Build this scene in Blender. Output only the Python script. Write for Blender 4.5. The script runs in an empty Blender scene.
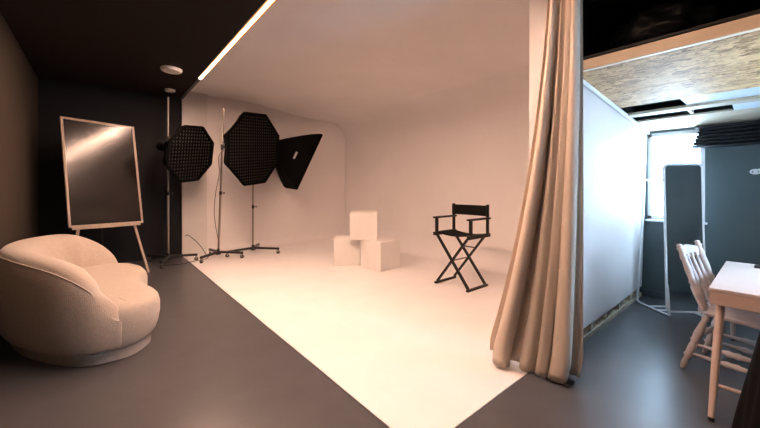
import bpy, bmesh, math, random
from mathutils import Vector, Matrix, noise
random.seed(4)
C = bpy.context.scene.collection
V = Vector
PI = math.pi

# ------------------------------------------------------------------ materials
def nmat(name):
    m = bpy.data.materials.new(name); m.use_nodes = True
    nt = m.node_tree
    return m, nt, nt.nodes['Principled BSDF']

def bump(nt, b, scale, strength, detail=4.0, dist=0.01):
    tc = nt.nodes.new('ShaderNodeTexCoord'); n = nt.nodes.new('ShaderNodeTexNoise')
    n.inputs['Scale'].default_value = scale; n.inputs['Detail'].default_value = detail
    bp = nt.nodes.new('ShaderNodeBump'); bp.inputs['Strength'].default_value = strength
    bp.inputs['Distance'].default_value = dist
    nt.links.new(tc.outputs['Object'], n.inputs['Vector'])
    nt.links.new(n.outputs['Fac'], bp.inputs['Height'])
    nt.links.new(bp.outputs['Normal'], b.inputs['Normal'])
    return tc, n

def mat(name, col, rough=0.6, metal=0.0, var=0.0, vscale=3.0, bscale=0, bstr=0.2, spec=0.5, sheen=0.0):
    m, nt, b = nmat(name)
    b.inputs['Base Color'].default_value = (*col, 1)
    b.inputs['Roughness'].default_value = rough
    b.inputs['Metallic'].default_value = metal
    b.inputs['Specular IOR Level'].default_value = spec
    b.inputs['Sheen Weight'].default_value = sheen
    tc = nt.nodes.new('ShaderNodeTexCoord'); n = nt.nodes.new('ShaderNodeTexNoise')
    n.inputs['Scale'].default_value = vscale; n.inputs['Detail'].default_value = 5
    r = nt.nodes.new('ShaderNodeValToRGB')
    r.color_ramp.elements[0].position = .3; r.color_ramp.elements[1].position = .7
    v = max(var, .03)
    r.color_ramp.elements[0].color = (*[c*(1-v) for c in col], 1)
    r.color_ramp.elements[1].color = (*[min(1, c*(1+v)) for c in col], 1)
    nt.links.new(tc.outputs['Object'], n.inputs['Vector'])
    nt.links.new(n.outputs['Fac'], r.inputs['Fac']); nt.links.new(r.outputs['Color'], b.inputs['Base Color'])
    if bscale: bump(nt, b, bscale, bstr)
    return m

def emis(name, col, s):
    m, nt, b = nmat(name)
    b.inputs['Base Color'].default_value = (*col, 1)
    b.inputs['Emission Color'].default_value = (*col, 1)
    b.inputs['Emission Strength'].default_value = s
    return m

def osb_mat():
    m, nt, b = nmat('osb_board')
    tc = nt.nodes.new('ShaderNodeTexCoord'); mp = nt.nodes.new('ShaderNodeMapping')
    mp.inputs['Scale'].default_value = (9, 3.6, 9)
    n0 = nt.nodes.new('ShaderNodeTexNoise'); n0.inputs['Scale'].default_value = 3
    mx = nt.nodes.new('ShaderNodeVectorMath'); mx.operation = 'MULTIPLY_ADD'
    mx.inputs[1].default_value = (2.2, 2.2, 2.2)
    vo = nt.nodes.new('ShaderNodeTexVoronoi'); vo.inputs['Scale'].default_value = 2.2
    r = nt.nodes.new('ShaderNodeValToRGB')
    e = r.color_ramp.elements
    e[0].position = 0; e[0].color = (.20, .095, .035, 1)
    e[1].position = 1; e[1].color = (.72, .46, .24, 1)
    x = e.new(.35); x.color = (.46, .27, .13, 1)
    x = e.new(.7); x.color = (.60, .37, .19, 1)
    sp = nt.nodes.new('ShaderNodeSeparateColor')
    L = nt.links.new
    L(tc.outputs['Object'], mp.inputs['Vector']); L(mp.outputs['Vector'], n0.inputs['Vector'])
    L(n0.outputs['Color'], mx.inputs[0]); L(mp.outputs['Vector'], mx.inputs[2])
    L(mx.outputs['Vector'], vo.inputs['Vector']); L(vo.outputs['Color'], sp.inputs['Color'])
    L(sp.outputs['Red'], r.inputs['Fac']); L(r.outputs['Color'], b.inputs['Base Color'])
    b.inputs['Roughness'].default_value = .58
    b.inputs['Specular IOR Level'].default_value = .35
    return m

def pine_mat(name, c0, c1, scale=2.0):
    m, nt, b = nmat(name)
    tc = nt.nodes.new('ShaderNodeTexCoord'); mp = nt.nodes.new('ShaderNodeMapping')
    mp.inputs['Scale'].default_value = (14, 1.2, 14)
    n = nt.nodes.new('ShaderNodeTexNoise'); n.inputs['Scale'].default_value = scale; n.inputs['Detail'].default_value = 6
    r = nt.nodes.new('ShaderNodeValToRGB')
    r.color_ramp.elements[0].position = .3; r.color_ramp.elements[1].position = .7
    r.color_ramp.elements[0].color = (*c0, 1); r.color_ramp.elements[1].color = (*c1, 1)
    L = nt.links.new
    # knots
    vo = nt.nodes.new('ShaderNodeTexVoronoi'); vo.inputs['Scale'].default_value = 4.5
    k = nt.nodes.new('ShaderNodeValToRGB'); k.color_ramp.elements[0].position = .05; k.color_ramp.elements[1].position = .11
    k.color_ramp.elements[0].color = (.45, .22, .12, 1); k.color_ramp.elements[1].color = (1, 1, 1, 1)
    mu = nt.nodes.new('ShaderNodeMix'); mu.data_type = 'RGBA'; mu.blend_type = 'MULTIPLY'; mu.inputs['Factor'].default_value = 1
    L(tc.outputs['Object'], mp.inputs['Vector']); L(mp.outputs['Vector'], n.inputs['Vector'])
    L(tc.outputs['Object'], vo.inputs['Vector']); L(vo.outputs['Distance'], k.inputs['Fac'])
    L(n.outputs['Fac'], r.inputs['Fac']); L(r.outputs['Color'], mu.inputs['A']); L(k.outputs['Color'], mu.inputs['B'])
    L(mu.outputs['Result'], b.inputs['Base Color'])
    b.inputs['Roughness'].default_value = .55
    return m

def glass_mat():
    m = bpy.data.materials.new('window_glass'); m.use_nodes = True
    nt = m.node_tree; nt.nodes.clear()
    o = nt.nodes.new('ShaderNodeOutputMaterial'); t = nt.nodes.new('ShaderNodeBsdfTransparent')
    g = nt.nodes.new('ShaderNodeBsdfGlossy'); g.inputs['Roughness'].default_value = .02
    mx = nt.nodes.new('ShaderNodeMixShader'); mx.inputs[0].default_value = .06
    nt.links.new(t.outputs[0], mx.inputs[1]); nt.links.new(g.outputs[0], mx.inputs[2])
    nt.links.new(mx.outputs[0], o.inputs[0])
    return m

M = dict(
    cyc=mat('white_studio_paint', (.86, .83, .825), .55, var=.03, vscale=1.2),
    cycfloor=mat('white_studio_floor', (.88, .85, .84), .42, var=.03, vscale=2.5),
    floor=mat('grey_vinyl_floor', (.083, .083, .088), .31, var=.10, vscale=4, bscale=60, bstr=.05, spec=.45),
    darkwall=mat('charcoal_wall_paint', (.013, .014, .017), .65, spec=.2, var=.06, vscale=2),
    brownwall=mat('brown_wall_paint', (.050, .040, .030), .75, spec=.25, var=.06, vscale=2),
    darkceil=mat('dark_ceiling_paint', (.014, .011, .010), .85, spec=.15, var=.05, vscale=2),
    black=mat('loft_black', (.010, .011, .013), .7),
    blue=mat('slate_blue_paint', (.062, .084, .088), .4, var=.07, vscale=2.5),
    whitepanel=mat('white_panel_sheet', (.70, .63, .61), .55, var=.02, vscale=1.5),
    white=mat('white_paint', (.78, .76, .74), .45),
    whitemetal=mat('white_powder_coat', (.80, .80, .80), .35),
    boucle=mat('boucle_fabric', (.50, .425, .35), .95, var=.05, vscale=30, bscale=160, bstr=.5, sheen=.3),
    plinth=mat('sofa_plinth_fabric', (.50, .44, .38), .95, var=.05, vscale=30, bscale=160, bstr=.4),
    curtain=mat('beige_curtain_fabric', (.68, .575, .48), .9, var=.03, vscale=2, bscale=250, bstr=.15, sheen=.2),
    softblk=mat('black_softbox_fabric', (.003, .003, .003), .9, var=.1, spec=.05),
    grid=mat('black_grid_fabric', (.004, .004, .004), .85, spec=.05),
    diff=mat('softbox_diffuser', (.24, .21, .18), .7),
    metal=mat('stand_metal', (.42, .38, .33), .3, metal=1.0),
    blkmetal=mat('black_metal', (.016, .016, .016), .45),
    rubber=mat('caster_rubber', (.10, .095, .09), .6),
    chairblk=mat('black_lacquered_wood', (.012, .011, .010), .45, var=.1, spec=.3),
    canvas=mat('black_canvas', (.007, .007, .007), .9, spec=.15, bscale=300, bstr=.2),
    cube=mat('white_cube_laminate', (.86, .83, .80), .5),
    frame=mat('bleached_wood_frame', (.42, .33, .26), .5, var=.08, vscale=12),
    glossblk=mat('glossy_black_panel', (.008, .006, .005), .19, spec=.55),
    osb=osb_mat(),
    pine=pine_mat('pine_beam', (.82, .66, .46), (.92, .78, .58)),
    paleboard=pine_mat('pale_board', (.42, .33, .22), (.56, .48, .38)),
    deskwood=mat('white_desk_lacquer', (.74, .62, .57), .4, var=.02),
    legwood=mat('beech_leg', (.62, .47, .40), .45, var=.05, vscale=9),
    farm=mat('worn_white_wood', (.62, .53, .50), .5, var=.14, vscale=14),
    plaster=mat('detector_plastic', (.72, .68, .63), .5),
    mirror=mat('mirror_silver', (.80, .84, .86), .02, metal=1.0),
    logo=mat('printed_logo_white', (.55, .55, .55), .6),
    glass=glass_mat(),
    led=emis('warm_led_tube', (1.0, .625, .455), 660.0),
    ledfringe=emis('warm_glow_fringe', (1.0, .42, .16), 1.0),  # orange glow around the LED, put into an emission colour
)

# ------------------------------------------------------------------ mesh helpers
def bm_new(): return bmesh.new()

def box(bm, lo, hi, bev=0, rotz=0, piv=None):
    lo, hi = V(lo), V(hi)
    c = (lo+hi)/2; s = hi-lo
    r = bmesh.ops.create_cube(bm, size=1)
    vs = r['verts']
    for v in vs:
        v.co = V((v.co.x*s.x, v.co.y*s.y, v.co.z*s.z)) + c
    if bev:
        es = list({e for v in vs for e in v.link_edges})
        rb = bmesh.ops.bevel(bm, geom=es, offset=bev, segments=2, affect='EDGES', profile=.5)
        vs = list({v for f in rb['faces'] for v in f.verts} | {v for v in vs if v.is_valid})
    if rotz:
        p = V(piv) if piv else c
        bmesh.ops.rotate(bm, verts=vs, cent=p, matrix=Matrix.Rotation(rotz, 3, 'Z'))
    return vs

def obox(bm, c, ax, ay, az, sx, sy, sz, bev=0):
    """box centred at c with its own axes"""
    r = bmesh.ops.create_cube(bm, size=1); vs = r['verts']
    for v in vs:
        v.co = V((v.co.x*sx, v.co.y*sy, v.co.z*sz))
    if bev:
        es = list({e for v in vs for e in v.link_edges})
        rb = bmesh.ops.bevel(bm, geom=es, offset=bev, segments=2, affect='EDGES', profile=.5)
        vs = list({v for f in rb['faces'] for v in f.verts} | {v for v in vs if v.is_valid})
    for v in vs:
        v.co = V(c) + ax*v.co.x + ay*v.co.y + az*v.co.z

def frame_of(d):
    d = d.normalized(); a = V((0, 0, 1)) if abs(d.z) < .9 else V((1, 0, 0))
    x = a.cross(d).normalized(); return x, d.cross(x), d

def bar(bm, a, b, w, h, bev=.002, up=None):
    a, b = V(a), V(b); d = (b-a)
    if up:
        z = d.normalized(); x = V(up).cross(z).normalized(); y = z.cross(x)
    else:
        x, y, z = frame_of(d)
    obox(bm, (a+b)/2, x, y, z, w, h, d.length, bev)

def rings(bm, rs, cap=True, closed=False):
    n = len(rs[0]); vv = [[bm.verts.new(p) for p in r] for r in rs]
    m = len(vv)
    for i in range(m if closed else m-1):
        A, B = vv[i], vv[(i+1) % m]
        for j in range(n):
            k = (j+1) % n
            bm.faces.new((A[j], A[k], B[k], B[j]))
    if cap and not closed:
        bm.faces.new(list(reversed(vv[0]))); bm.faces.new(vv[-1])
    return vv

def lathe(bm, a, b, prof, n=14):
    """prof: (t along a-b, radius)"""
    a, b = V(a), V(b); x, y, z = frame_of(b-a)
    rings(bm, [[a+(b-a)*t + (x*math.cos(2*PI*k/n)+y*math.sin(2*PI*k/n))*max(r, .0005) for k in range(n)] for t, r in prof])

def cyl(bm, a, b, r, r2=None, n=14):
    lathe(bm, a, b, [(0, r), (1, r if r2 is None else r2)], n)

def tube(bm, pts, r, n=10, closed=False):
    pts = [V(p) for p in pts]; rs = []
    m = len(pts); px = None
    for i, p in enumerate(pts):
        if closed: t = pts[(i+1) % m]-pts[i-1]
        else: t = pts[min(i+1, m-1)]-pts[max(i-1, 0)]
        t.normalize()
        if px is None: px, _, _ = frame_of(t)
        x = (px - t*px.dot(t)).normalized(); px = x; y = t.cross(x)
        rs.append([p+(x*math.cos(2*PI*k/n)+y*math.sin(2*PI*k/n))*r for k in range(n)])
    rings(bm, rs, closed=closed)

def smooth_path(pts, seg=6, closed=False):
    pts = [V(p) for p in pts]; out = []; m = len(pts)
    rng = range(m) if closed else range(m-1)
    for i in rng:
        if closed: p0, p1, p2, p3 = pts[i-1], pts[i], pts[(i+1) % m], pts[(i+2) % m]
        else: p0, p1, p2, p3 = pts[max(i-1, 0)], pts[i], pts[i+1], pts[min(i+2, m-1)]
        for s in range(seg):
            t = s/seg
            out.append(.5*((2*p1)+(p2-p0)*t+(2*p0-5*p1+4*p2-p3)*t*t+(3*p1-p0-3*p2+p3)*t**3))
    if not closed: out.append(pts[-1])
    return out

def obj(name, bm, m, parent=None, base=None, smooth=False, ang=40):
    """link a mesh; vertices are in world metres, made local to the thing's base"""
    root = parent
    while root is not None and root.parent is not None: root = root.parent
    off = V(root.get('_base', root.location)) if root is not None else V(base or (0, 0, 0))
    for v in bm.verts: v.co -= off
    bmesh.ops.recalc_face_normals(bm, faces=bm.faces)
    me = bpy.data.meshes.new(name); bm.to_mesh(me); bm.free()
    ms = m if isinstance(m, (list, tuple)) else [m]
    for k in ms: me.materials.append(k)
    if smooth:
        for p in me.polygons: p.use_smooth = True
        me.set_sharp_from_angle(angle=math.radians(ang))
    o = bpy.data.objects.new(name, me); C.objects.link(o)
    if parent is not None: o.parent = parent
    else: o.location = off
    return o

def thing(name, label, cat, loc, group=None):
    o = bpy.data.objects.new(name, None); C.objects.link(o); o.location = loc
    o.empty_display_size = .1
    o['label'] = label; o['category'] = cat
    if group: o['group'] = group
    return o

def tag(o, label, cat, group=None):
    o['label'] = label; o['category'] = cat
    if group: o['group'] = group
    return o

def struct(name, bm, m, parent=None, **k):
    o = obj(name, bm, m, parent, **k)
    if parent is None: o['kind'] = 'structure'
    return o

def prism(bm, pts, axis, a, b):
    """closed 2D profile pts extruded along axis 'x' or 'y' from a to b ; pts are (other, z)"""
    f = (lambda s, p: V((s, p[0], p[1]))) if axis == 'x' else (lambda s, p: V((p[0], s, p[1])))
    rings(bm, [[f(a, p) for p in pts], [f(b, p) for p in pts]])

# ------------------------------------------------------------------ dimensions (metres)
H = 3.22                       # studio ceiling
XL, YB, XR, YF = -.79, 7.85, 5.31, -.75
XS = 1.29                      # line between dark and white halves
YC = 1.20                      # near edge of white floor

# ------------------------------------------------------------------ room shell
b = bm_new(); box(b, (XL-.2, YF-.2, -.1), (5.6, YB+.2, 0)); struct('floor', b, M['floor'])
b = bm_new(); box(b, (XS, YC, 0), (XR+.05, YB+.05, .006)); struct('floor_white', b, M['cycfloor'])
b = bm_new(); box(b, (XL-.2, YF, 0), (XL, YB+.2, H)); struct('wall_left', b, M['brownwall'])
b = bm_new(); box(b, (XL, YB, 0), (XS-.01, YB+.2, H)); struct('wall_back_dark', b, M['darkwall'])
b = bm_new(); box(b, (XL-.2, YF-.2, 0), (2.6, YF, H)); struct('wall_front', b, M['darkwall'])
vx0, vx1, vz0, vz1 = 3.2, 3.95, 1.0, 2.0
b = bm_new(); box(b, (2.6, YF-.2, 0), (vx0, YF, H)); box(b, (vx1, YF-.2, 0), (5.6, YF, H)); box(b, (vx0, YF-.2, 0), (vx1, YF, vz0)); box(b, (vx0, YF-.2, vz1), (vx1, YF, H))
struct('wall_front_dressing', b, M['blue'])
b = bm_new()
for lo, hi in (((vx0, YF-.12, vz0), (vx0+.05, YF-.05, vz1)), ((vx1-.05, YF-.12, vz0), (vx1, YF-.05, vz1)), ((vx0, YF-.12, vz0), (vx1, YF-.05, vz0+.05)), ((vx0, YF-.12, vz1-.05), (vx1, YF-.05, vz1))):
    box(b, lo, hi, .004)
w2 = struct('added_window', b, M['white'])  # added window out of view, lets daylight onto the white sheet and floor
b = bm_new(); box(b, (vx0+.04, YF-.09, vz0+.04), (vx1-.04, YF-.083, vz1-.04)); obj('pane', b, M['glass'], w2)
# dark ceiling
b = bm_new(); box(b, (XL-.2, YF-.2, H), (XS, YB+.2, H+.36)); box(b, (XS, YF-.2, H), (5.6, 1.37, H+.1))
struct('ceiling_dark', b, M['darkceil'])
# white ceiling, added recess along the back wall shapes a band of shade
b = bm_new()
nx, ny = 50, 70
def fr(x):
    pts = [(1.29, 6.88), (1.9, 6.98), (2.6, 7.25), (3.2, 7.5), (4.3, 7.85)]
    if x >= 4.3: return 7.9
    for (x0, y0), (x1, y1) in zip(pts, pts[1:]):
        if x <= x1: return y0+(y1-y0)*(x-x0)/(x1-x0)
def cz(x, y):
    f = fr(x); t = max(0, (y-f)/.25)
    k = min(1, max(0, (4.3-x)/1.6))
    return H + .17*k*min(1, t)**.5
def yv(j): return 1.3+(6.6-1.3)*j/20 if j <= 20 else 6.6+(YB+.02-6.6)*(j-20)/(ny-20)
g = [[b.verts.new((XS+(XR-XS+.05)*i/nx, yv(j), cz(XS+(XR-XS+.05)*i/nx, yv(j)))) for j in range(ny+1)] for i in range(nx+1)]
t_ = [[b.verts.new((XS+(XR-XS+.05)*i/nx, yv(j), H+.36)) for j in range(ny+1)] for i in (0, nx)]
for i in range(nx):
    for j in range(ny): b.faces.new((g[i][j], g[i+1][j], g[i+1][j+1], g[i][j+1]))
b.faces.new((t_[0][0], t_[0][-1], t_[1][-1], t_[1][0]))
for gg, tt in ((g[0], t_[0]), (g[-1], t_[1])):
    b.faces.new(gg + [tt[-1], tt[0]])
b.faces.new([g[i][0] for i in range(nx+1)] + [t_[1][0], t_[0][0]])
b.faces.new([g[i][-1] for i in range(nx+1)] + [t_[1][-1], t_[0][-1]])
struct('ceiling_white', b, M['cyc'], smooth=True)

def cove_profile(w, rf, rc, out=.2, top=H+.34, bot=-.05):
    p = [(w+out, bot), (w-rf, bot), (w-rf, .004)]
    for k in range(1, 13):
        a = PI/2*k/12; p.append((w-rf+rf*math.sin(a), .004+rf-rf*math.cos(a)))
    if rc:
        for k in range(0, 13):
            a = PI/2*k/12; p.append((w-rc+rc*math.cos(a), H+.01-rc+rc*math.sin(a)))
        p.append((w-rc, top))
    else: p.append((w, top))
    p.append((w+out, top)); return p
b = bm_new(); prism(b, cove_profile(YB, .16, 0), 'x', XS, XR+.2); struct('wall_back', b, M['cyc'], smooth=True, ang=20)
b = bm_new(); prism(b, cove_profile(XR, .40, .55), 'y', 1.3, YB+.1); struct('wall_right', b, M['cyc'], smooth=True, ang=20)
# pilaster at the seam of dark and white wall
b = bm_new(); box(b, (XS-.02, YB-.09, 0), (1.74, YB+.05, H+.3), .006); struct('trim_1', b, M['white'])
b = bm_new(); box(b, (1.06, YB-.05, 0), (XS-.02, YB+.05, H), .005); struct('trim_2', b, M['darkwall'])

# partition between studio and dressing room
b = bm_new(); box(b, (2.88, 1.22, 0), (XR+.1, 1.385, H)); struct('wall_divider', b, M['white'])
b = bm_new(); box(b, (2.9, 1.15, 2.36), (XR+.1, 1.219, H)); struct('wall_loft', b, M['black'])
b = bm_new(); box(b, (2.9, 1.205, 0), (XR+.1, 1.2195, .4)); struct('trim_3', b, mat('dark_board', (.06, .045, .035), .8))
# bottom plate and studs seen in the gap under the white sheet
b = bm_new(); box(b, (3.0, 1.11, 0), (5.38, 1.19, .045), .002); struct('trim_4', b, M['paleboard'])
for i, x in enumerate((3.12, 3.55, 3.98, 4.42, 4.86, 5.25)):
    b = bm_new(); box(b, (x, 1.115, .045), (x+.045, 1.19, .42), .002); struct('trim_%d' % (5+i), b, M['paleboard'])
# white sheet hung on the partition: leans into the room towards its top and the window
b = bm_new(); n = 24; F = []; B = []
for i in range(n+1):
    s = i/n; x0 = 3.0+(5.37-3.0)*s
    zt = 2.36-.1*(x0-3.05)+.01; cF = []; cB = []
    for j in range(13):
        t = j/12; z = .13+(zt-.13)*t
        y = 1.105 - .05*t*s + .004*math.sin(9*s+3*t)
        cF.append(b.verts.new((x0, y, z))); cB.append(b.verts.new((x0, y+.012, z)))
    F.append(cF); B.append(cB)
for i in range(n):
    for j in range(12):
        b.faces.new((F[i][j], F[i+1][j], F[i+1][j+1], F[i][j+1])); b.faces.new((B[i][j], B[i][j+1], B[i+1][j+1], B[i+1][j]))
    b.faces.new((F[i][0], B[i][0], B[i+1][0], F[i+1][0])); b.faces.new((F[i][12], F[i+1][12], B[i+1][12], B[i][12]))
for q in (0, n):
    for j in range(12): b.faces.new((F[q][j], F[q][j+1], B[q][j+1], B[q][j]))
struct('wall_panel', b, M['whitepanel'], smooth=True)
b = bm_new(); bar(b, (3.06, 1.07, 2.335), (5.38, 1.035, 2.105), .02, .035, .003); struct('trim_11', b, M['whitemetal'])

# dressing-room back wall with the window hole
XW = 5.40; wy0, wy1, wz0, wz1 = .52, 1.06, 1.0, 2.10
b = bm_new()
box(b, (XW, YF, 0), (XW+.2, wy0, 2.4)); box(b, (XW, wy1, 0), (XW+.2, 1.3, 2.4))
box(b, (XW, wy0, 0), (XW+.2, wy1, wz0)); box(b, (XW, wy0, wz1), (XW+.2, wy1, 2.4))
struct('wall_window_side', b, M['blue'])
b = bm_new(); box(b, (XW, YF, 2.4), (XW+.2, 1.3, H)); struct('wall_loft_end', b, M['black'])
b = bm_new(); box(b, (XW-.015, YF, 0), (XW, 1.1, .09), .003); struct('baseboard_back', b, M['blue'])
b = bm_new()
for lo, hi in (((XW+.03, wy0, wz0), (XW+.09, wy0+.045, wz1)), ((XW+.03, wy1-.045, wz0), (XW+.09, wy1, wz1)),
               ((XW+.03, wy0, wz0), (XW+.09, wy1, wz0+.05)), ((XW+.03, wy0, wz1-.05), (XW+.09, wy1, wz1))):
    box(b, lo, hi, .004)
w = struct('window_1', b, M['white'])
b = bm_new(); box(b, (XW+.055, wy0+.04, wz0+.04), (XW+.062, wy1-.04, wz1-.04)); obj('pane', b, M['glass'], w)
b = bm_new(); box(b, (XW-.04, wy0-.02, wz0-.025), (XW+.04, wy1+.01, wz0), .004); obj('window_sill', b, M['white'], w)

# ------------------------------------------------------------------ loft underside
def lz(x): return 2.36-.1*(x-3.05)
def slab(x0, x1, y0, y1, m, name, th=.02):
    b = bm_new()
    rings(b, [[V((x, y0, lz(x))), V((x, y1, lz(x))), V((x, y1, lz(x)+th)), V((x, y0, lz(x)+th))] for x in (x0, x1)])
    return struct(name, b, m)
slab(3.07, 3.715, YF, 1.15, M['osb'], 'ceiling_osb')
slab(3.722, 4.2, YF, 1.15, M['osb'], 'ceiling_osb_second')
slab(4.2, 4.44, YF, .56, mat('blue_white_board', (.62, .68, .74), .4), 'ceiling_board')
slab(4.62, 4.86, YF, .26, bpy.data.materials['blue_white_board'], 'ceiling_board_second')
slab(4.86, 5.42, YF, 1.15, M['paleboard'], 'ceiling_board_third')
b = bm_new(); bar(b, (4.53, YF, lz(4.53)), (4.53, 1.15, lz(4.53)), .03, .17, .004, up=(1, 0, 0)); struct('trim_12', b, M['paleboard'])
b = bm_new(); box(b, (3.02, YF, 2.36), (3.07, 1.22, 2.445), .003); struct('trim_13', b, M['pine'])
b = bm_new(); box(b, (4.18, .555, lz(4.2)+.0), (4.46, .575, lz(4.2)+.09)); box(b, (4.6, .555, lz(4.7)+.0), (4.88, .575, lz(4.7)+.09)); struct('trim_14', b, M['white'])
# upper deck of the loft, dark
b = bm_new(); box(b, (4.2, YF, 2.47), (5.4, 1.15, 2.49)); struct('ceiling_deck', b, M['black'])

# ------------------------------------------------------------------ led strip
ledroot = thing('led_strip_light', 'glowing warm LED tube running along the ceiling seam', 'ceiling light', (1.262, 3.0, H))
b = bm_new(); box(b, (1.222, YF+.1, H-.012), (1.226, 6.13, H)); box(b, (1.298, YF+.1, H-.012), (1.302, 6.13, H)); box(b, (1.245, 6.12, H-.008), (1.285, YB-.06, H)); obj('track', b, M['blkmetal'], ledroot)
b = bm_new(); box(b, (1.251, .7, H-.0125), (1.273, 6.119, H-.002)); obj('glowing_core', b, M['led'], ledroot)
b = bm_new(); box(b, (1.2265, .7, H-.0120), (1.2508, 6.119, H-.002)); box(b, (1.2732, .7, H-.0120), (1.2975, 6.119, H-.002)); obj('glow_fringe', b, M['ledfringe'], ledroot)  # glow fringe imitated by dim orange strips either side of the core

# detectors
def disc_fixture(x, y, r, h, label, cat, name):
    t = thing(name, label, cat, (x, y, H))
    b = bm_new(); lathe(b, (x, y, H), (x, y, H-h), [(0, r), (.35, r), (.8, r*.93), (1, r*.84), (1, r*.66), (.85, r*.64)], 40)
    obj('rim', b, M['plaster'], t, smooth=True)
    b = bm_new(); lathe(b, (x, y, H-h*.5), (x, y, H-h*.95), [(0, r*.6), (.6, r*.58), (1, r*.3)], 32)
    obj('cover', b, M['plaster'], t, smooth=True)
    b = bm_new(); lathe(b, (x+.2*r, y-.25*r, H-h*.9), (x+.2*r, y-.25*r, H-h*1.02), [(0, r*.06), (1, r*.05)], 10)
    obj('indicator', b, M['blkmetal'], t)
disc_fixture(.83, 5.93, .145, .045, 'large round pale fixture on the dark ceiling left of the LED', 'ceiling fixture', 'ceiling_disc_light')
disc_fixture(.985, 7.2, .085, .04, 'small round detector on the ceiling above the leftmost light stand', 'smoke detector', 'smoke_detector')

# ------------------------------------------------------------------ sofa
sofa = thing('curved_sofa', 'rounded cream boucle sofa with bean-shaped seat beside the brown wall', 'sofa', (-.12, 4.6, 0))
outline = [(.04, 3.47), (.24, 3.50), (.40, 3.70), (.43, 3.95), (.365, 4.25), (.345, 4.45), (.40, 4.72), (.43, 5.0), (.36, 5.35), (.12, 5.60),
           (-.20, 5.66), (-.50, 5.52), (-.69, 5.20), (-.735, 4.8), (-.66, 4.38), (-.50, 3.98), (-.27, 3.64), (-.10, 3.50)]
ol = smooth_path([(x, y-.10, 0) for x, y in outline], 6, True)
def inset(path, d):
    out = []; m = len(path)
    for i, p in enumerate(path):
        t = (path[(i+1) % m]-path[i-1]).normalized(); nrm = V((-t.y, t.x, 0))
        out.append(p+nrm*d)
    return out
def loop_solid(bm, path, prof):
    rs = []
    for d, z in prof: rs.append([V((p.x, p.y, z)) for p in inset(path, d)])
    rings(bm, rs)
b = bm_new(); loop_solid(b, ol, [(.075, 0), (.07, .004), (.07, .085), (.078, .09)]); obj('plinth', b, M['plinth'], sofa, smooth=True)
# seat : outline, slightly inset, soft top
b = bm_new(); loop_solid(b, ol, [(.09, .095), (.045, .105), (.03, .13), (.012, .19), (.0, .27), (.0, .35), (.012, .40), (.035, .43), (.075, .448), (.14, .455), (.25, .458)])
obj('seat', b, M['boucle'], sofa, smooth=True, ang=70)
# backrest shell swept along the outline from the near tip, round the wall side, to the far tip
iN = 18*6-0
idx = list(range(0, 0))
m_ = len(ol)
path = [ol[(k) % m_] for k in range(9*6-2, 18*6+4)]   # from far end (.12,5.6) to near tip
path = path[::-1]                                     # near -> far
rs = []; L = len(path)
for i, p in enumerate(path):
    s = i/(L-1)
    t = (path[min(i+1, L-1)]-path[max(i-1, 0)]).normalized(); nrm = V((t.y, -t.x, 0))
    inn = V((-.1, 4.53, 0))-p
    if nrm.dot(inn) < 0: nrm = -nrm
    # crest height
    rise = min(1, s/.42); rise = math.sin(rise*PI/2)**.75
    fall = min(1, (1-s)/.22); fall = math.sin(fall*PI/2)**.6
    k = min(rise, fall) if s < .6 else min(1, rise)*fall
    top = .40+.465*k
    th = .06+.22*min(1, k*1.1)
    bulge = .03*k
    sec = [(.02, .10), (.0, .13), (-.02, .24), (-.012-bulge, .38), (-.006-bulge, top-.13), (.004, top-.06), (.035, top-.012), (.085*min(1, th/.2), top),
           (.6*th, top-.02), (.85*th, top-.075), (th, top-.17), (th+.03, min(.44, top-.02)), (th+.02, .30), (th, .12)]
    rs.append([V((p.x, p.y, 0))+nrm*d+V((0, 0, max(.1, z))) for d, z in sec])
b = bm_new(); rings(b, rs)
o = obj('backrest', b, M['boucle'], sofa, smooth=True, ang=80)
md = o.modifiers.new('sub', 'SUBSURF'); md.levels = 1; md.render_levels = 1
# piping seam along outer rim
b = bm_new(); tube(b, [r[5]+(r[5]-r[8]).normalized()*.002 for r in rs[7:-7]], .0045, 6); obj('piping', b, M['plinth'], sofa, smooth=True)

# ------------------------------------------------------------------ easel and board
BL, BR = V((-.35, 6.48, .83)), V((.545, 6.79, .82))
tdir = (BR-BL).normalized(); nrm = V((tdir.y, -tdir.x, 0))      # faces room
if nrm.y > 0: nrm = -nrm
up = (V((0, 0, 1))*math.cos(.20) - nrm*math.sin(.20)).normalized()
fn = tdir.cross(up); fn = fn if fn.dot(nrm) > 0 else -fn
HB = 1.66
board = thing('framed_board', 'tall glossy black panel in thin pale frame on the easel', 'framed panel', (BL+BR)/2)
b = bm_new(); W = (BR-BL).length; fw = .030
cen = (BL+BR)/2+up*HB/2
obox(b, BL+up*HB/2+tdir*fw/2, tdir, up, fn, fw, HB, .03, .003); obox(b, BR+up*HB/2-tdir*fw/2, tdir, up, fn, fw, HB, .03, .003)
obox(b, (BL+BR)/2+up*fw/2, tdir, up, fn, W-2*fw, fw, .03, .003); obox(b, (BL+BR)/2+up*(HB-fw/2), tdir, up, fn, W-2*fw, fw, .03, .003)
obj('frame', b, M['frame'], board)
b = bm_new(); obox(b, cen, tdir, up, fn, W-2*fw+.004, HB-2*fw+.004, .014); obj('panel', b, M['glossblk'], board)
mid = (BL+BR)/2
easel = thing('easel', 'pale wooden easel holding the tall black framed panel', 'easel', (mid.x, mid.y, 0))
for s in (-1, 1):
    basep = mid+tdir*s*(W/2-.08)-fn*.03
    lo = basep - up*(basep.z/up.z) + tdir*s*.10
    b = bm_new(); bar(b, lo+V((0, 0, .006)), mid+tdir*s*(.16)+up*1.15-fn*.035, .035, .022, .003, up=fn); obj('leg', b, M['frame'], easel)
rear = V((mid.x, mid.y, 0))-nrm*.50+tdir*.1
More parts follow.
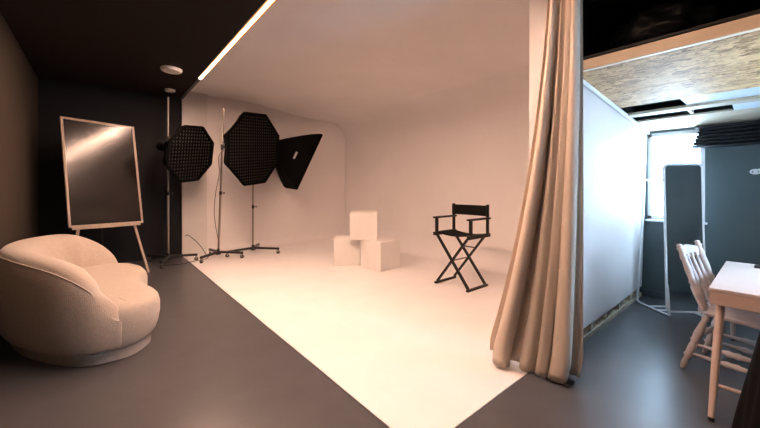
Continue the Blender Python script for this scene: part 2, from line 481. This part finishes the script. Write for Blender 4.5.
b = bm_new(); bar(b, rear+V((0, 0, .008)), mid+up*1.1-fn*.06, .03, .022, .003); obj('leg', b, M['blkmetal'], easel)['label'] = 'dark rear strut'
b = bm_new(); bar(b, mid-tdir*(W/2-.04)-up*.017+fn*.0, mid+tdir*(W/2-.04)-up*.017, .018, .035, .003, up=up); obj('ledge', b, M['frame'], easel)

# ------------------------------------------------------------------ light stands
FW = V((math.sin(math.radians(40.1)), math.cos(math.radians(40.1)), 0)); RT = V((FW.y, -FW.x, 0)); UP = V((0, 0, 1))
def stand(x, y, angs, ll, ztop, lean, label, zsplit=.9):
    t = thing('light_stand', label, 'light stand', (x, y, 0), 'rolling light stands')
    top = V((x, y, 0))+V(lean)+V((0, 0, ztop))
    def P(z): return V((x, y, z))+V(lean)*(z/ztop)
    b = bm_new(); cyl(b, P(.10), P(zsplit+.4), .020); cyl(b, P(zsplit+.38), P(ztop*.75), .017); cyl(b, P(ztop*.74), top, .014)
    obj('pole', b, M['metal'], t, smooth=True)
    b = bm_new(); lathe(b, (x, y, .07), (x, y, .19), [(0, .028), (.1, .05), (.45, .05), (.5, .03), (1, .027)], 16)
    obj('hub', b, M['blkmetal'], t, smooth=True)
    for z in (zsplit+.4, ztop*.75):
        p = P(z)
        b = bm_new(); cyl(b, p-V((0, 0, .035)), p+V((0, 0, .035)), .024); 
        cyl(b, p, p+V((.055, -.02, 0)), .006); cyl(b, p+V((.05, -.018, 0)), p+V((.07, -.026, 0)), .016)
        obj('collar', b, M['blkmetal'], t, smooth=True)
    for a in angs:
        a = math.radians(a); d = V((math.cos(a), math.sin(a), 0)); e = V((x, y, 0))+d*ll
        b = bm_new(); bar(b, V((x, y, .125))+d*.03, e+V((0, 0, .112)), .042, .042, .004, up=(0, 0, 1)); lg = obj('leg', b, M['blkmetal'], t)
        b = bm_new(); s = V((-d.y, d.x, 0)); c = e-d*.02+V((0, 0, .036))
        cyl(b, c-s*.013, c+s*.013, .036, n=20)
        obj('wheel', b, M['rubber'], lg, smooth=True)
        b = bm_new(); obox(b, c+V((0, 0, .035))+s*.017, d, s, UP, .03, .004, .075, .001); obox(b, c+V((0, 0, .035))-s*.017, d, s, UP, .03, .004, .075, .001)
        obox(b, c+V((0, 0, .072)), d, s, UP, .036, .04, .008, .001)
        obj('caster_fork', b, M['metal'], lg)
    return t
stand(.965, 7.28, (250, 350, 125), .48, 3.10, (0, 0, 0), 'leftmost rolling light stand, tall pole before the dark wall')
stand(1.80, 7.15, (220, -42, 95), .50, 2.98, (.085, -.06, 0), 'middle rolling light stand with leaning pole before the white wall')
stand(2.49, 7.16, (187, -42, 58), .56, 2.0, (0, 0, 0), 'rightmost rolling light stand, half hidden under the large octagonal softbox', .6)

# ------------------------------------------------------------------ softboxes
def softbox(name, c, n, roll, shape, depth, label, grid=True, logo=None, strobe_len=.3, gs=.06, straight=False):
    """shape: list of (x, y) front corners in its own plane"""
    c = V(c); n = V(n).normalized()
    x = UP.cross(n).normalized(); y = n.cross(x)
    x, y = x*math.cos(roll)+y*math.sin(roll), y*math.cos(roll)-x*math.sin(roll)
    t = thing(name, label, 'softbox', c-n*depth, 'black studio softboxes')
    K = len(shape)
    # shell with scalloped edges between ribs
    rs = []
    SC = ((0, 1.0), (.06, 1.0), (.10, .99), (.3, .90), (.5, .76), (.7, .56), (.88, .32), (1, .12))
    if straight: SC = ((0, 1.0), (.06, 1.0), (.10, .98), (.3, .83), (.5, .65), (.7, .46), (.88, .27), (1, .14))
    for s, sc in SC:
        ring = []
        for k in range(K):
            p = V((*shape[k], 0)); q = V((*shape[(k+1) % K], 0))
            for h in range(4):
                f = h/4; e = p.lerp(q, f)
                pull = 1-.05*math.sin(f*PI)*math.sin(min(1, s/.4)*PI/2)*(1 if s > .06 else 0)
                e = e*sc*pull
                ring.append(c-n*(depth*s)+x*e.x+y*e.y)
        rs.append(ring)
    b = bm_new(); vv = rings(b, rs, cap=False); b.faces.new(vv[-1])
    o = obj('shell', b, M['softblk'], t, smooth=True, ang=30)
    md = o.modifiers.new('th', 'SOLIDIFY'); md.thickness = .006; md.offset = 1
    # front diffuser, recessed
    b = bm_new(); rings(b, [[c-n*z+x*p[0]*.985+y*p[1]*.985 for p in shape] for z in (.05, .056)]); obj('diffuser', b, M['diff'] if grid else M['cube'], t)
    # rim
    b = bm_new()
    for k in range(K):
        p, q = shape[k], shape[(k+1) % K]
        bar(b, c+x*p[0]*.985+y*p[1]*.985-n*.015, c+x*q[0]*.985+y*q[1]*.985-n*.015, .045, .022, .003, up=n)
    obj('rim', b, M['softblk'], t)
    for k in range(K):
        p = shape[k]
        b = bm_new(); pts = [c-n*(depth*s-.006)+(x*p[0]+y*p[1])*(sc*1.0+.004) for s, sc in SC[1:]]
        tube(b, pts, .006, 6); obj('rib', b, M['blkmetal'], t, smooth=True)
    if grid:
        b = bm_new(); R = max(math.hypot(*p) for p in shape)
        def chord(axis, v):
            hits = []
            for k in range(K):
                p, q = shape[k], shape[(k+1) % K]
                a0, a1 = p[axis], q[axis]
                if (a0-v)*(a1-v) < 0:
                    f = (v-a0)/(a1-a0); hits.append(p[1-axis]+(q[1-axis]-p[1-axis])*f)
            return (min(hits), max(hits)) if len(hits) >= 2 else None
        v = -R
        while v < R:
            for axis in (0, 1):
                h = chord(axis, v)
                if h and h[1]-h[0] > .1:
                    h = (h[0]+.02, h[1]-.02)
                    if axis == 0: a, e = x*v+y*h[0], x*v+y*h[1]
                    else: a, e = y*v+x*h[0], y*v+x*h[1]
                    bar(b, c+a-n*.026, c+e-n*.026,   .009, .03, 0, up=(y if axis else x).cross(n).cross(n))
            v += gs
        obj('grid', b, M['grid'], t)
    # speed ring and strobe head
    bk = c-n*depth
    b = bm_new(); lathe(b, bk+n*.03, bk-n*.05, [(0, .085), (.5, .09), (1, .08)], 20); obj('speed_ring', b, M['blkmetal'], t, smooth=True)
    b = bm_new(); lathe(b, bk-n*.05, bk-n*(.05+strobe_len), [(0, .06), (.05, .068), (.9, .068), (1, .055)], 20); sh = obj('strobe_head', b, M['softblk'], t, smooth=True)
    b = bm_new(); e = bk-n*(.10+strobe_len*.3); pts = smooth_path([e+UP*.065, e+UP*.10-n*.03, e+UP*.10-n*.12, e+UP*.065-n*.15], 5); tube(b, pts, .009, 8); obj('handle', b, M['blkmetal'], sh, smooth=True)
    if logo:
        u, s, w, hh = logo   # on the side panel
    return t, x, y, n, c
def ngon(k, r, off=0, sx=1, sy=1): return [(r*sx*math.cos(2*PI*i/k+off), r*sy*math.sin(2*PI*i/k+off)) for i in range(k)]
softbox('octagonal_softbox', (1.25, 6.66, 2.00), (.58, -.79, -.22), .12, ngon(8, .53, PI/8), .46,
        'smaller octagonal black softbox with grid, in front of the dark wall', strobe_len=.24)
softbox('octagonal_softbox', (2.34, 6.57, 2.16), (.46, -.86, -.12), .12, ngon(8, .745, PI/8), .55,
        'large octagonal black softbox with grid, before the white wall', strobe_len=.16, gs=.058)
n3 = RT*.72-UP*.42+FW*.55
L3, W3 = .70, .36
lv = (RT*.57+UP*.82)
t3, x3, y3, nn3, c3 = softbox('rectangular_softbox', (3.705, 7.20, 2.02), n3, .06, [(-W3, -L3), (W3, -L3), (W3, L3), (-W3, L3)], .82,
        'rectangular black softbox seen from behind, tilted down to the right', grid=False, strobe_len=.10, straight=True)
def side_pt(sv, v, off):
    sc_ = 1-.655*sv
    p0_ = c3-nn3*(.82*sv)-x3*(.36*sc_)
    return p0_+y3*v-(x3*.92+nn3*.39)*off
b = bm_new()
rings(b, [[side_pt(a_, v_, o_) for a_, v_ in ((.40, -.10), (.45, -.10), (.45, .07), (.40, .07))] for o_ in (.0, .012)])
obj('printed_mark', b, M['logo'], t3)
# brackets that hold the heads on the poles
def bracket(p, q, st):
    b = bm_new(); bar(b, p, q, .03, .03, .004); cyl(b, V(p)-UP*.05, V(p)+UP*.05, .026)
    return b
st = [o for o in C.objects if o.name.startswith('light_stand')]
b = bracket((.965, 7.28, 2.13), (.95, 7.10, 2.10), 0); obj('tilt_bracket', b, M['blkmetal'], st[0])
b = bracket((1.862, 7.106, 2.21), (1.99, 7.12, 2.24), 0); obj('tilt_bracket', b, M['blkmetal'], st[1])
bk3 = c3-nn3*.90
b = bracket((2.49, 7.16, 1.97), bk3, 0); obj('tilt_bracket', b, M['blkmetal'], st[2])

# cables
b = bm_new(); tube(b, smooth_path([(1.87, 7.08, 2.15), (1.78, 7.05, 2.0), (1.80, 7.08, 1.7), (1.735, 7.05, 1.35), (1.70, 7.05, .95), (1.74, 7.07, .6), (1.79, 7.09, .35), (1.78, 7.05, .2)], 6), .005, 6)
tag(obj('power_cable', b, M['blkmetal'], base=(1.75, 7.07, .2), smooth=True), 'thin black cable hanging down beside the middle light stand pole', 'cable')
b = bm_new(); tube(b, smooth_path([(1.33, 7.74, .42), (1.36, 7.72, .44), (1.45, 7.6, .36), (1.55, 7.45, .22), (1.60, 7.32, .10), (1.62, 7.2, .02), (1.4, 7.1, .012), (1.1, 7.0, .008), (.85, 7.1, .008)], 6), .006, 6)
tag(obj('floor_cable', b, M['blkmetal'], base=(1.33, 7.5, 0), smooth=True), 'black cable looping from the white pilaster down to the floor', 'cable')

# ------------------------------------------------------------------ posing cubes
def cube(c, s, h, rot, z, label):
    cx, cy = c
    b = bm_new(); box(b, (cx-s/2, cy-s/2, z), (cx+s/2, cy+s/2, z+h), .008, rotz=rot)
    o = obj('posing_cube', b, M['cube'], base=(cx, cy, z)); tag(o, label, 'cube', 'white posing cubes')
cube((3.785, 4.48), .50, .49, math.radians(5), .006, 'white posing cube on the floor, right one under the stack')
cube((3.52, 5.13), .47, .475, math.radians(-36), .006, 'white posing cube on the floor, left one under the stack')
cube((3.655, 4.79), .475, .475, math.radians(-40.1), .497, 'white posing cube topmost, resting across two others')

# ------------------------------------------------------------------ director's chair
dc = thing('director_chair', 'tall black folding director chair with canvas seat on white floor', 'chair', (3.98, 2.9, .006))
x0, x1, y0, y1 = 3.77, 4.19, 2.64, 3.19; Z0 = .006
zs = .76
for x in (x0+.01, x1-.01):
    d = .012 if x < 4 else -.012
    for s, (ya, yb) in enumerate(((y0, y1-.01), (y1, y0+.01))):
        xx = x+(.013 if s else -.013)
        b = bm_new(); bar(b, (xx, ya, Z0+.035), (xx, yb, zs-.03), .026, .042, .003, up=(1, 0, 0)); obj('leg', b, M['chairblk'], dc)
for y, yt in ((y0, y0-.035), (y1, y1)):
    b = bm_new(); box(b, (x0-.03, y-.018, Z0), (x1+.03, y+.018, Z0+.03), .004); obj('foot_rail', b, M['chairblk'], dc)
    b = bm_new(); box(b, (x0-.045, yt-.022, zs-.048), (x1+.03, yt+.03, zs), .004); obj('seat_rail', b, M['chairblk'], dc)
    b = bm_new(); box(b, (x0-.05, yt-.03, .96), (x1+.03, yt+.03, .985), .005)
    ar = obj('armrest', b, M['chairblk'], dc)
    b = bm_new(); box(b, (x0-.015, yt-.018, zs), (x0+.025, yt+.018, .961), .003); obj('armrest_post', b, M['chairblk'], ar)
    b = bm_new(); box(b, (x1-.03, yt-.018, zs), (x1+.006, yt+.018, 1.165), .004); obj('back_post', b, M['chairblk'], dc)
b = bm_new(); pts = []
for i in range(13):
    t = i/12; z = zs+.004-.035*math.sin(t*PI); pts.append((y0-.055+(y1-y0+.075)*t, z))
prism(b, pts+[(y, z-.006) for y, z in reversed(pts)], 'x', x0-.01, x1+.0); obj('seat', b, M['canvas'], dc, smooth=True)
b = bm_new(); F = []
for i in range(17):
    t = i/16; bow = .03*math.sin(t*PI); F.append((x1-.034+bow, y0-.053+(y1-y0+.071)*t))
ring = [V((x, y, 0)) for x, y in F]+[V((x+.008, y, 0)) for x, y in reversed(F)]
rings(b, [[p+UP*1.0 for p in ring], [p+UP*1.15 for p in ring]]); obj('backrest', b, M['canvas'], dc, smooth=True)
b = bm_new(); cyl(b, (x0+.01, 2.915, .38), (x1-.01, 2.915, .38), .009); obj('pivot_rod', b, M['blkmetal'], dc, smooth=True)
b = bm_new(); cyl(b, (x1-.01, 2.80, .53), (x1-.01, 3.02, .53), .009); obj('stretcher', b, M['blkmetal'], dc, smooth=True)

# ------------------------------------------------------------------ curtain
cur = thing('curtain', 'floor-length beige curtain gathered at the end of the white partition', 'curtain', (2.5, 1.15, .012))
b = bm_new(); NU, NV = 220, 60; G = []
ZT = 3.16
for j in range(NV+1):
    t = j/NV; z = .012+(ZT-.012)*t; k = (1-t)
    # left/right ends of the gathered cloth
    fl = k**2.2*.33+.12*k
    A = V((2.53-.05*k-.10*k**2, 1.045+fl*.98, 0)); B = V((2.625-.05*k**2, .885+.0*k, 0))
    row = []
    dirv = (B-A); nn = V((-dirv.y, dirv.x, 0)).normalized()
    for i in range(NU+1):
        s = i/NU
        ph = (s+.055*math.sin(2*PI*s*1.5+.6)+.02*math.sin(2*PI*s*3+1))*2*PI*4.6 + .35*k*math.sin(2*PI*s+.5) - .9
        amp = (.036+.026*k)*(.85+.35*math.sin(7.3*s+1.0))*(1-.35*k*max(0, s-.45)/.55)
        off = nn*(math.sin(ph)*amp+.012*math.sin(2*ph+1.5+2*t)+.006*math.sin(3.3*ph+4*t)) - dirv.normalized()*(math.sin(2*ph)*.014*(1+k))
        if z < .22:
            q = (1-z/.22)**2
            off += nn*(.035*q*math.sin(ph*.5+1)) + dirv*(.5-s)*.10*q
        p = A.lerp(B, s)+off
        zz = z+.012*math.sin(ph*.5+1)*(1 if j == 0 else 0)*0
        row.append(b.verts.new((p.x, p.y, z + (.03*(1-s)*k**8 + .014*(1+math.sin(ph))*k**8))))
    G.append(row)
for j in range(NV):
    for i in range(NU): b.faces.new((G[j][i], G[j][i+1], G[j+1][i+1], G[j+1][i]))
o = obj('cloth', b, M['curtain'], cur, smooth=True, ang=180)
md = o.modifiers.new('th', 'SOLIDIFY'); md.thickness = .004
b = bm_new(); cyl(b, (2.60, YF+.05, 3.185), (2.60, 1.37, 3.185), .012)
tag(obj('curtain_rail', b, M['blkmetal'], base=(2.6, .9, 3.185), smooth=True), 'ceiling rail the beige curtain hangs from', 'curtain rail')
b = bm_new(); box(b, (2.50, .92, .0), (2.60, 1.08, .022), .006)
tag(obj('hem_weight', b, M['blkmetal'], base=(2.55, 1.0, 0)), 'small dark weight peeking from under the beige curtain hem', 'weight')

# ------------------------------------------------------------------ mirror with rack frame
mir = thing('standing_mirror', 'narrow full-length mirror in white tubular frame by the window', 'mirror', (4.9, .75, 0))
PL, PR = V((4.72, .735, 0)), V((4.97, .49, 0))
td = (PR-PL).normalized(); mn = V((td.y, -td.x, 0)); 
if mn.x > 0: mn = -mn
mu = (UP*math.cos(.03)-mn*math.sin(.03)).normalized(); mf = td.cross(mu); mf = mf if mf.dot(mn) > 0 else -mf
Wm = (PR-PL).length+.04; HM = 1.60; z0 = .06
cm = (PL+PR)/2
def mp(u, v, w=0): return cm+td*u+mu*v+mf*w
def rrect(hw, v0, v1, r, w=0, n=6):
    pts = []
    for cx_, cy_, a0 in ((hw-r, v1-r, 0), (-hw+r, v1-r, PI/2), (-hw+r, v0+r, PI), (hw-r, v0+r, 1.5*PI)):
        for k in range(n+1):
            a = a0+PI/2*k/n; pts.append(mp(cx_+r*math.cos(a), cy_+r*math.sin(a), w))
    return pts
b = bm_new(); tube(b, rrect(Wm/2, z0, HM+z0, .045), .0125, 10, True); obj('frame', b, M['whitemetal'], mir, smooth=True)
b = bm_new(); ra = rrect(Wm/2-.008, z0+.008, HM+z0-.008, .04, .004); rb_ = rrect(Wm/2-.008, z0+.008, HM+z0-.008, .04, -.006); rings(b, [ra, rb_]); obj('mirror_glass', b, M['mirror'], mir)
RL, RR = V((5.02, 1.075, 0)), V((5.33, .80, 0))
for P0, P1, nme in ((PL, RL, 'side_tube'), (PR, RR, 'side_tube')):
    d = (P1-P0)
    pts = [mp((P0-cm).dot(td)*1.05, .35)] + [P0*1.0+UP*.05, P0+UP*.018+d*.03] + [P0+d*.5+UP*.014, P0+d*.93+UP*.016, P1+UP*.05, P1+UP*.10] + [P1+UP*1.0+(V((5.3, .95, 0))-P1)*.25, P1+UP*1.52+(V((5.3, .95, 0))-P1)*.3]
    b = bm_new(); tube(b, smooth_path(pts, 4), .011, 8); obj('side_tube', b, M['whitemetal'], mir, smooth=True)
b = bm_new(); cyl(b, PL.lerp(RL, .35)+UP*.016, PR.lerp(RR, .35)+UP*.016, .010); obj('cross_tube', b, M['whitemetal'], mir, smooth=True)
b = bm_new(); cyl(b, PL.lerp(RL, .62)+UP*.016, PR.lerp(RR, .62)+UP*.016, .010); obj('cross_tube', b, M['whitemetal'], mir, smooth=True)
b = bm_new(); cyl(b, RL+UP*1.50+(V((5.3, .95, 0))-RL)*.3, RR+UP*1.50+(V((5.3, .95, 0))-RR)*.3, .010); obj('hanging_rail', b, M['whitemetal'], mir, smooth=True)

# ------------------------------------------------------------------ blind, wall hook
bl = thing('window_blind', 'black slatted blind pulled up high on the slate wall right of the window', 'blind', (XW-.06, .1, 1.9))
for k in range(6):
    z = 1.865+.04*k; 
    b = bm_new(); pts = []
    for i in range(9):
        a = PI*i/8; pts.append((XW-.002-.10*math.sin(a)*(1 if k else .9), z+.019-.019*math.cos(a)))
    prism(b, pts, 'y', YF+.02, .625-.012*k); obj('slat', b, M['black'], bl, smooth=True)
b = bm_new(); box(b, (XW-.09, YF+.02, 2.10), (XW, .60, 2.118), .003); obj('head_rail', b, M['blkmetal'], bl)
b = bm_new(); cyl(b, (XW-.02, .13, 1.575), (XW, .13, 1.575), .018)
tube(b, smooth_path([(XW-.03, .13+.035*math.cos(a), 1.575+.022*math.sin(a)) for a in [2*PI*k/12 for k in range(12)]], 3, True), .008, 8, True)
tube(b, smooth_path([(XW-.03, .10, 1.59), (XW-.035, .10, 1.60), (XW-.03, .04, 1.59)], 4), .008, 8)
tag(obj('wall_hook', b, M['whitemetal'], base=(XW, .17, 1.575), smooth=True), 'small white ring hook on the slate wall above the desk', 'hook')

# ------------------------------------------------------------------ desk
dk = thing('desk', 'white lacquered desk with splayed beech legs, by the right edge', 'desk', (3.6, 0, 0))
TZ = .755; dx0, dx1, dy0, dy1 = 3.02, 4.24, -.34, .275
b = bm_new(); box(b, (dx0, dy0, TZ-.022), (dx1, dy1, TZ), .004); obj('desktop', b, M['deskwood'], dk)
b = bm_new(); box(b, (dx0+.004, dy0+.004, TZ-.105), (dx1-.004, dy1-.004, TZ-.0225), .003); obj('drawer_box', b, M['legwood'], dk)
for sx, sy in ((-1, 1), (-1, -1), (1, 1), (1, -1)):
    tx = (dx0+.08 if sx < 0 else dx1-.08); ty = (dy1-.05 if sy > 0 else dy0+.06)
    fx = tx+sx*.29; fy = ty+sy*.02
    b = bm_new(); lathe(b, (tx, ty, TZ-.105), (fx, fy, .02), [(0, .022), (.5, .021), (1, .015)], 14)
    lg = obj('leg', b, M['legwood'], dk, smooth=True)
    b = bm_new(); cyl(b, (fx+sx*-.003, fy, .022), (fx, fy, 0), .015, .014); obj('foot_cap', b, M['blkmetal'], lg, smooth=True)
b = bm_new(); z = .19; f = (TZ-.105-z)/(TZ-.105)
for tx, s in ((dx0+.08, -1), (dx1-.08, 1)):
    b = bm_new(); cyl(b, (tx+s*.29*f, dy1-.05+.02*f, z), (tx+s*.29*f, dy0+.06-.02*f, z), .011); obj('stretcher', b, M['legwood'], dk, smooth=True)
b = bm_new(); box(b, (4.02, -.06, TZ), (4.12, .105, TZ+.018), .006)
tag(obj('phone', b, M['blkmetal'], base=(4.07, .02, TZ)), 'small black object lying on the white desk top', 'phone')

# ------------------------------------------------------------------ farmhouse chair
fc = thing('farmhouse_chair', 'worn white wooden chair with turned legs and spindles at the desk', 'chair', (3.7, .2, 0))
sx0, sx1, sy0, sy1, sz = 3.46, 3.90, -.02, .40, .475
# seat: rounded plate
so = smooth_path([(sx0+.03, sy1-.01, 0), (sx0-.02, .18, 0), (sx0+.02, sy0, 0), (sx1-.02, sy0, 0), (sx1+.02, .18, 0), (sx1-.03, sy1-.01, 0), (3.68, sy1+.03, 0)], 6, True)
cs = V((3.68, .19, 0))
b = bm_new(); rings(b, [[cs+(p-cs)*k+UP*z for p in so] for k, z in ((.95, sz-.03), (1.0, sz-.022), (1.0, sz-.006), (.97, sz), (.8, sz-.004))]); obj('seat', b, M['farm'], fc, smooth=True, ang=60)
legp = [(0, .017), (.06, .018), (.10, .026), (.14, .017), (.2, .021), (.38, .029), (.46, .024), (.49, .031), (.52, .020), (.6, .025), (.72, .023), (.76, .030), (.8, .017), (.9, .021), (1, .014)]
feet = []
for x, y, fx, fy in ((sx0+.05, sy1-.05, sx0-.01, sy1+.085), (sx1-.05, sy1-.05, sx1+.01, sy1+.085), (sx0+.05, sy0+.06, sx0, sy0-.02), (sx1-.05, sy0+.06, sx1, sy0-.02)):
    b = bm_new(); lathe(b, (x, y, sz-.02), (fx, fy, 0), legp, 16); obj('leg', b, M['farm'], fc, smooth=True, ang=80)
    feet.append((V((x, y, sz-.02)), V((fx, fy, 0))))
strp = [(0, .009), (.15, .011), (.3, .014), (.4, .017), (.44, .024), (.5, .018), (.56, .024), (.6, .017), (.7, .014), (.85, .011), (1, .009)]
for i, j, f in ((0, 1, .42), (2, 3, .62), (0, 2, .55), (1, 3, .55), (0, 2, .72), (1, 3, .72)):
    b = bm_new(); lathe(b, feet[i][0].lerp(feet[i][1], f), feet[j][0].lerp(feet[j][1], f), strp, 12); obj('stretcher', b, M['farm'], fc, smooth=True, ang=80)
fc['_base'] = (3.7, .2, 0)
fc.rotation_euler.z = math.radians(-10)
fc.location = V((3.67, .14, 0))
# back: two turned posts, three spindles, crest
postp = [(0, .017), (.05, .022), (.1, .018), (.2, .024), (.35, .027), (.39, .019), (.42, .026), (.46, .019), (.6, .023), (.75, .018), (.79, .024), (.83, .017), (.9, .018), (.925, .026), (.95, .016), (.965, .020), (.985, .019), (1, .006)]
for x in (sx0+.035, sx1-.035):
    b = bm_new(); lathe(b, (x, sy1-.03, sz-.01), (x+(.0), sy1+.12, .955), postp, 16); obj('back_post', b, M['farm'], fc, smooth=True, ang=80)
for k in range(3):
    x = sx0+.035+(sx1-sx0-.07)*(k+1)/4
    b = bm_new(); lathe(b, (x, sy1-.025, sz-.01), (x, sy1+.10, .87), [(0, .010), (.2, .013), (.4, .020), (.45, .013), (.5, .020), (.7, .014), (1, .010)], 12); obj('spindle', b, M['farm'], fc, smooth=True, ang=80)
b = bm_new(); n = 16; F = []; prof = []
rsx = []
for i in range(n+1):
    s = i/n; x = sx0+.03+(sx1-sx0-.06)*s; bow = .025*math.sin(s*PI); top = .90+.03*math.sin(s*PI)
    y = sy1+.10
    rsx.append([V((x, y-.009+bow, .835)), V((x, y+.009+bow, .835)), V((x, y+.019+bow, top)), V((x, y+.001+bow, top))])
rings(b, rsx); obj('crest_rail', b, M['farm'], fc, smooth=True)

del fc['_base']
# ------------------------------------------------------------------ black coat hanging at desk corner, black bag on loft
def blob(name, c, r, m, label, cat, amp=.12, sc=3.0, seg=48, flat=0):
    b = bm_new(); bmesh.ops.create_icosphere(b, subdivisions=5, radius=1)
    for v in b.verts:
        d = v.co.copy(); k = 1+amp*noise.noise(d*sc)+amp*.5*noise.noise(d*sc*2.3)
        v.co = V((d.x*r[0]*k, d.y*r[1]*k, d.z*r[2]*k))+V(c)
        if v.co.z < flat: v.co.z = flat+.0005
    return b
b = bm_new(); rs = []
for j in range(25):
    t = j/24; z = .80*(1-t)+.002
    ring = []
    rx, ry = .06+.08*t**.7, .07+.13*t**.8
    for k in range(48):
        a = 2*PI*k/48; f = 1+.12*math.sin(5*a+2*t)*t+.06*math.sin(11*a)*t
        ring.append(V((2.72+rx*f*math.cos(a), -.06+ry*f*math.sin(a), z)))
    rs.append(ring)
rings(b, rs)
tag(obj('black_cloth', b, M['canvas'], base=(2.72, -.06, 0), smooth=True, ang=180), 'black cloth bundle slumped in front of the desk, lower right corner', 'cloth')

b = blob('', (4.0, .62, 2.72), (.62, .42, .26), None, '', '', flat=2.496); 
# rest on a dark platform above the boards
tag(obj('garment_bag', b, mat('black_nylon', (.012, .014, .018), .45, spec=.35), base=(4.0, .62, 2.496), smooth=True, ang=180), 'bulky black bag lying on the loft above the pine beam', 'bag')
b = bm_new(); box(b, (3.07, YF, 2.47), (4.2, 1.15, 2.49)); struct('ceiling_deck_front', b, M['black'])

# ------------------------------------------------------------------ camera, light, world
cam = bpy.data.cameras.new('camera'); co = bpy.data.objects.new('camera', cam); C.objects.link(co)
co.location = (0, 0, 1.4); co.rotation_euler = (PI/2, 0, math.radians(-40.1))
cam.sensor_width = 36; cam.lens = 36*332/760; cam.shift_y = -26/760; cam.clip_start = .02
bpy.context.scene.camera = co

w = bpy.data.worlds.new('world'); bpy.context.scene.world = w; w.use_nodes = True
bg = w.node_tree.nodes['Background']; bg.inputs['Color'].default_value = (.50, .74, 1.0, 1); bg.inputs['Strength'].default_value = 36
pl = bpy.data.lights.new('window_portal', 'AREA'); pl.shape = 'RECTANGLE'; pl.size = wy1-wy0; pl.size_y = wz1-wz0
pl.cycles.is_portal = True
po = bpy.data.objects.new('window_portal', pl); C.objects.link(po); po.location = (XW+.12, (wy0+wy1)/2, (wz0+wz1)/2)
po.rotation_euler = (PI/2, 0, PI/2)
pl2 = bpy.data.lights.new('window_portal', 'AREA'); pl2.shape = 'RECTANGLE'; pl2.size = vx1-vx0; pl2.size_y = vz1-vz0
pl2.cycles.is_portal = True
po2 = bpy.data.objects.new('window_portal', pl2); C.objects.link(po2); po2.location = ((vx0+vx1)/2, YF-.13, (vz0+vz1)/2)
po2.rotation_euler = (PI/2, 0, PI)
sc = bpy.context.scene
sc.view_settings.view_transform = 'Standard'; sc.view_settings.look = 'None'
sc.view_settings.exposure = .12; sc.view_settings.gamma = 1
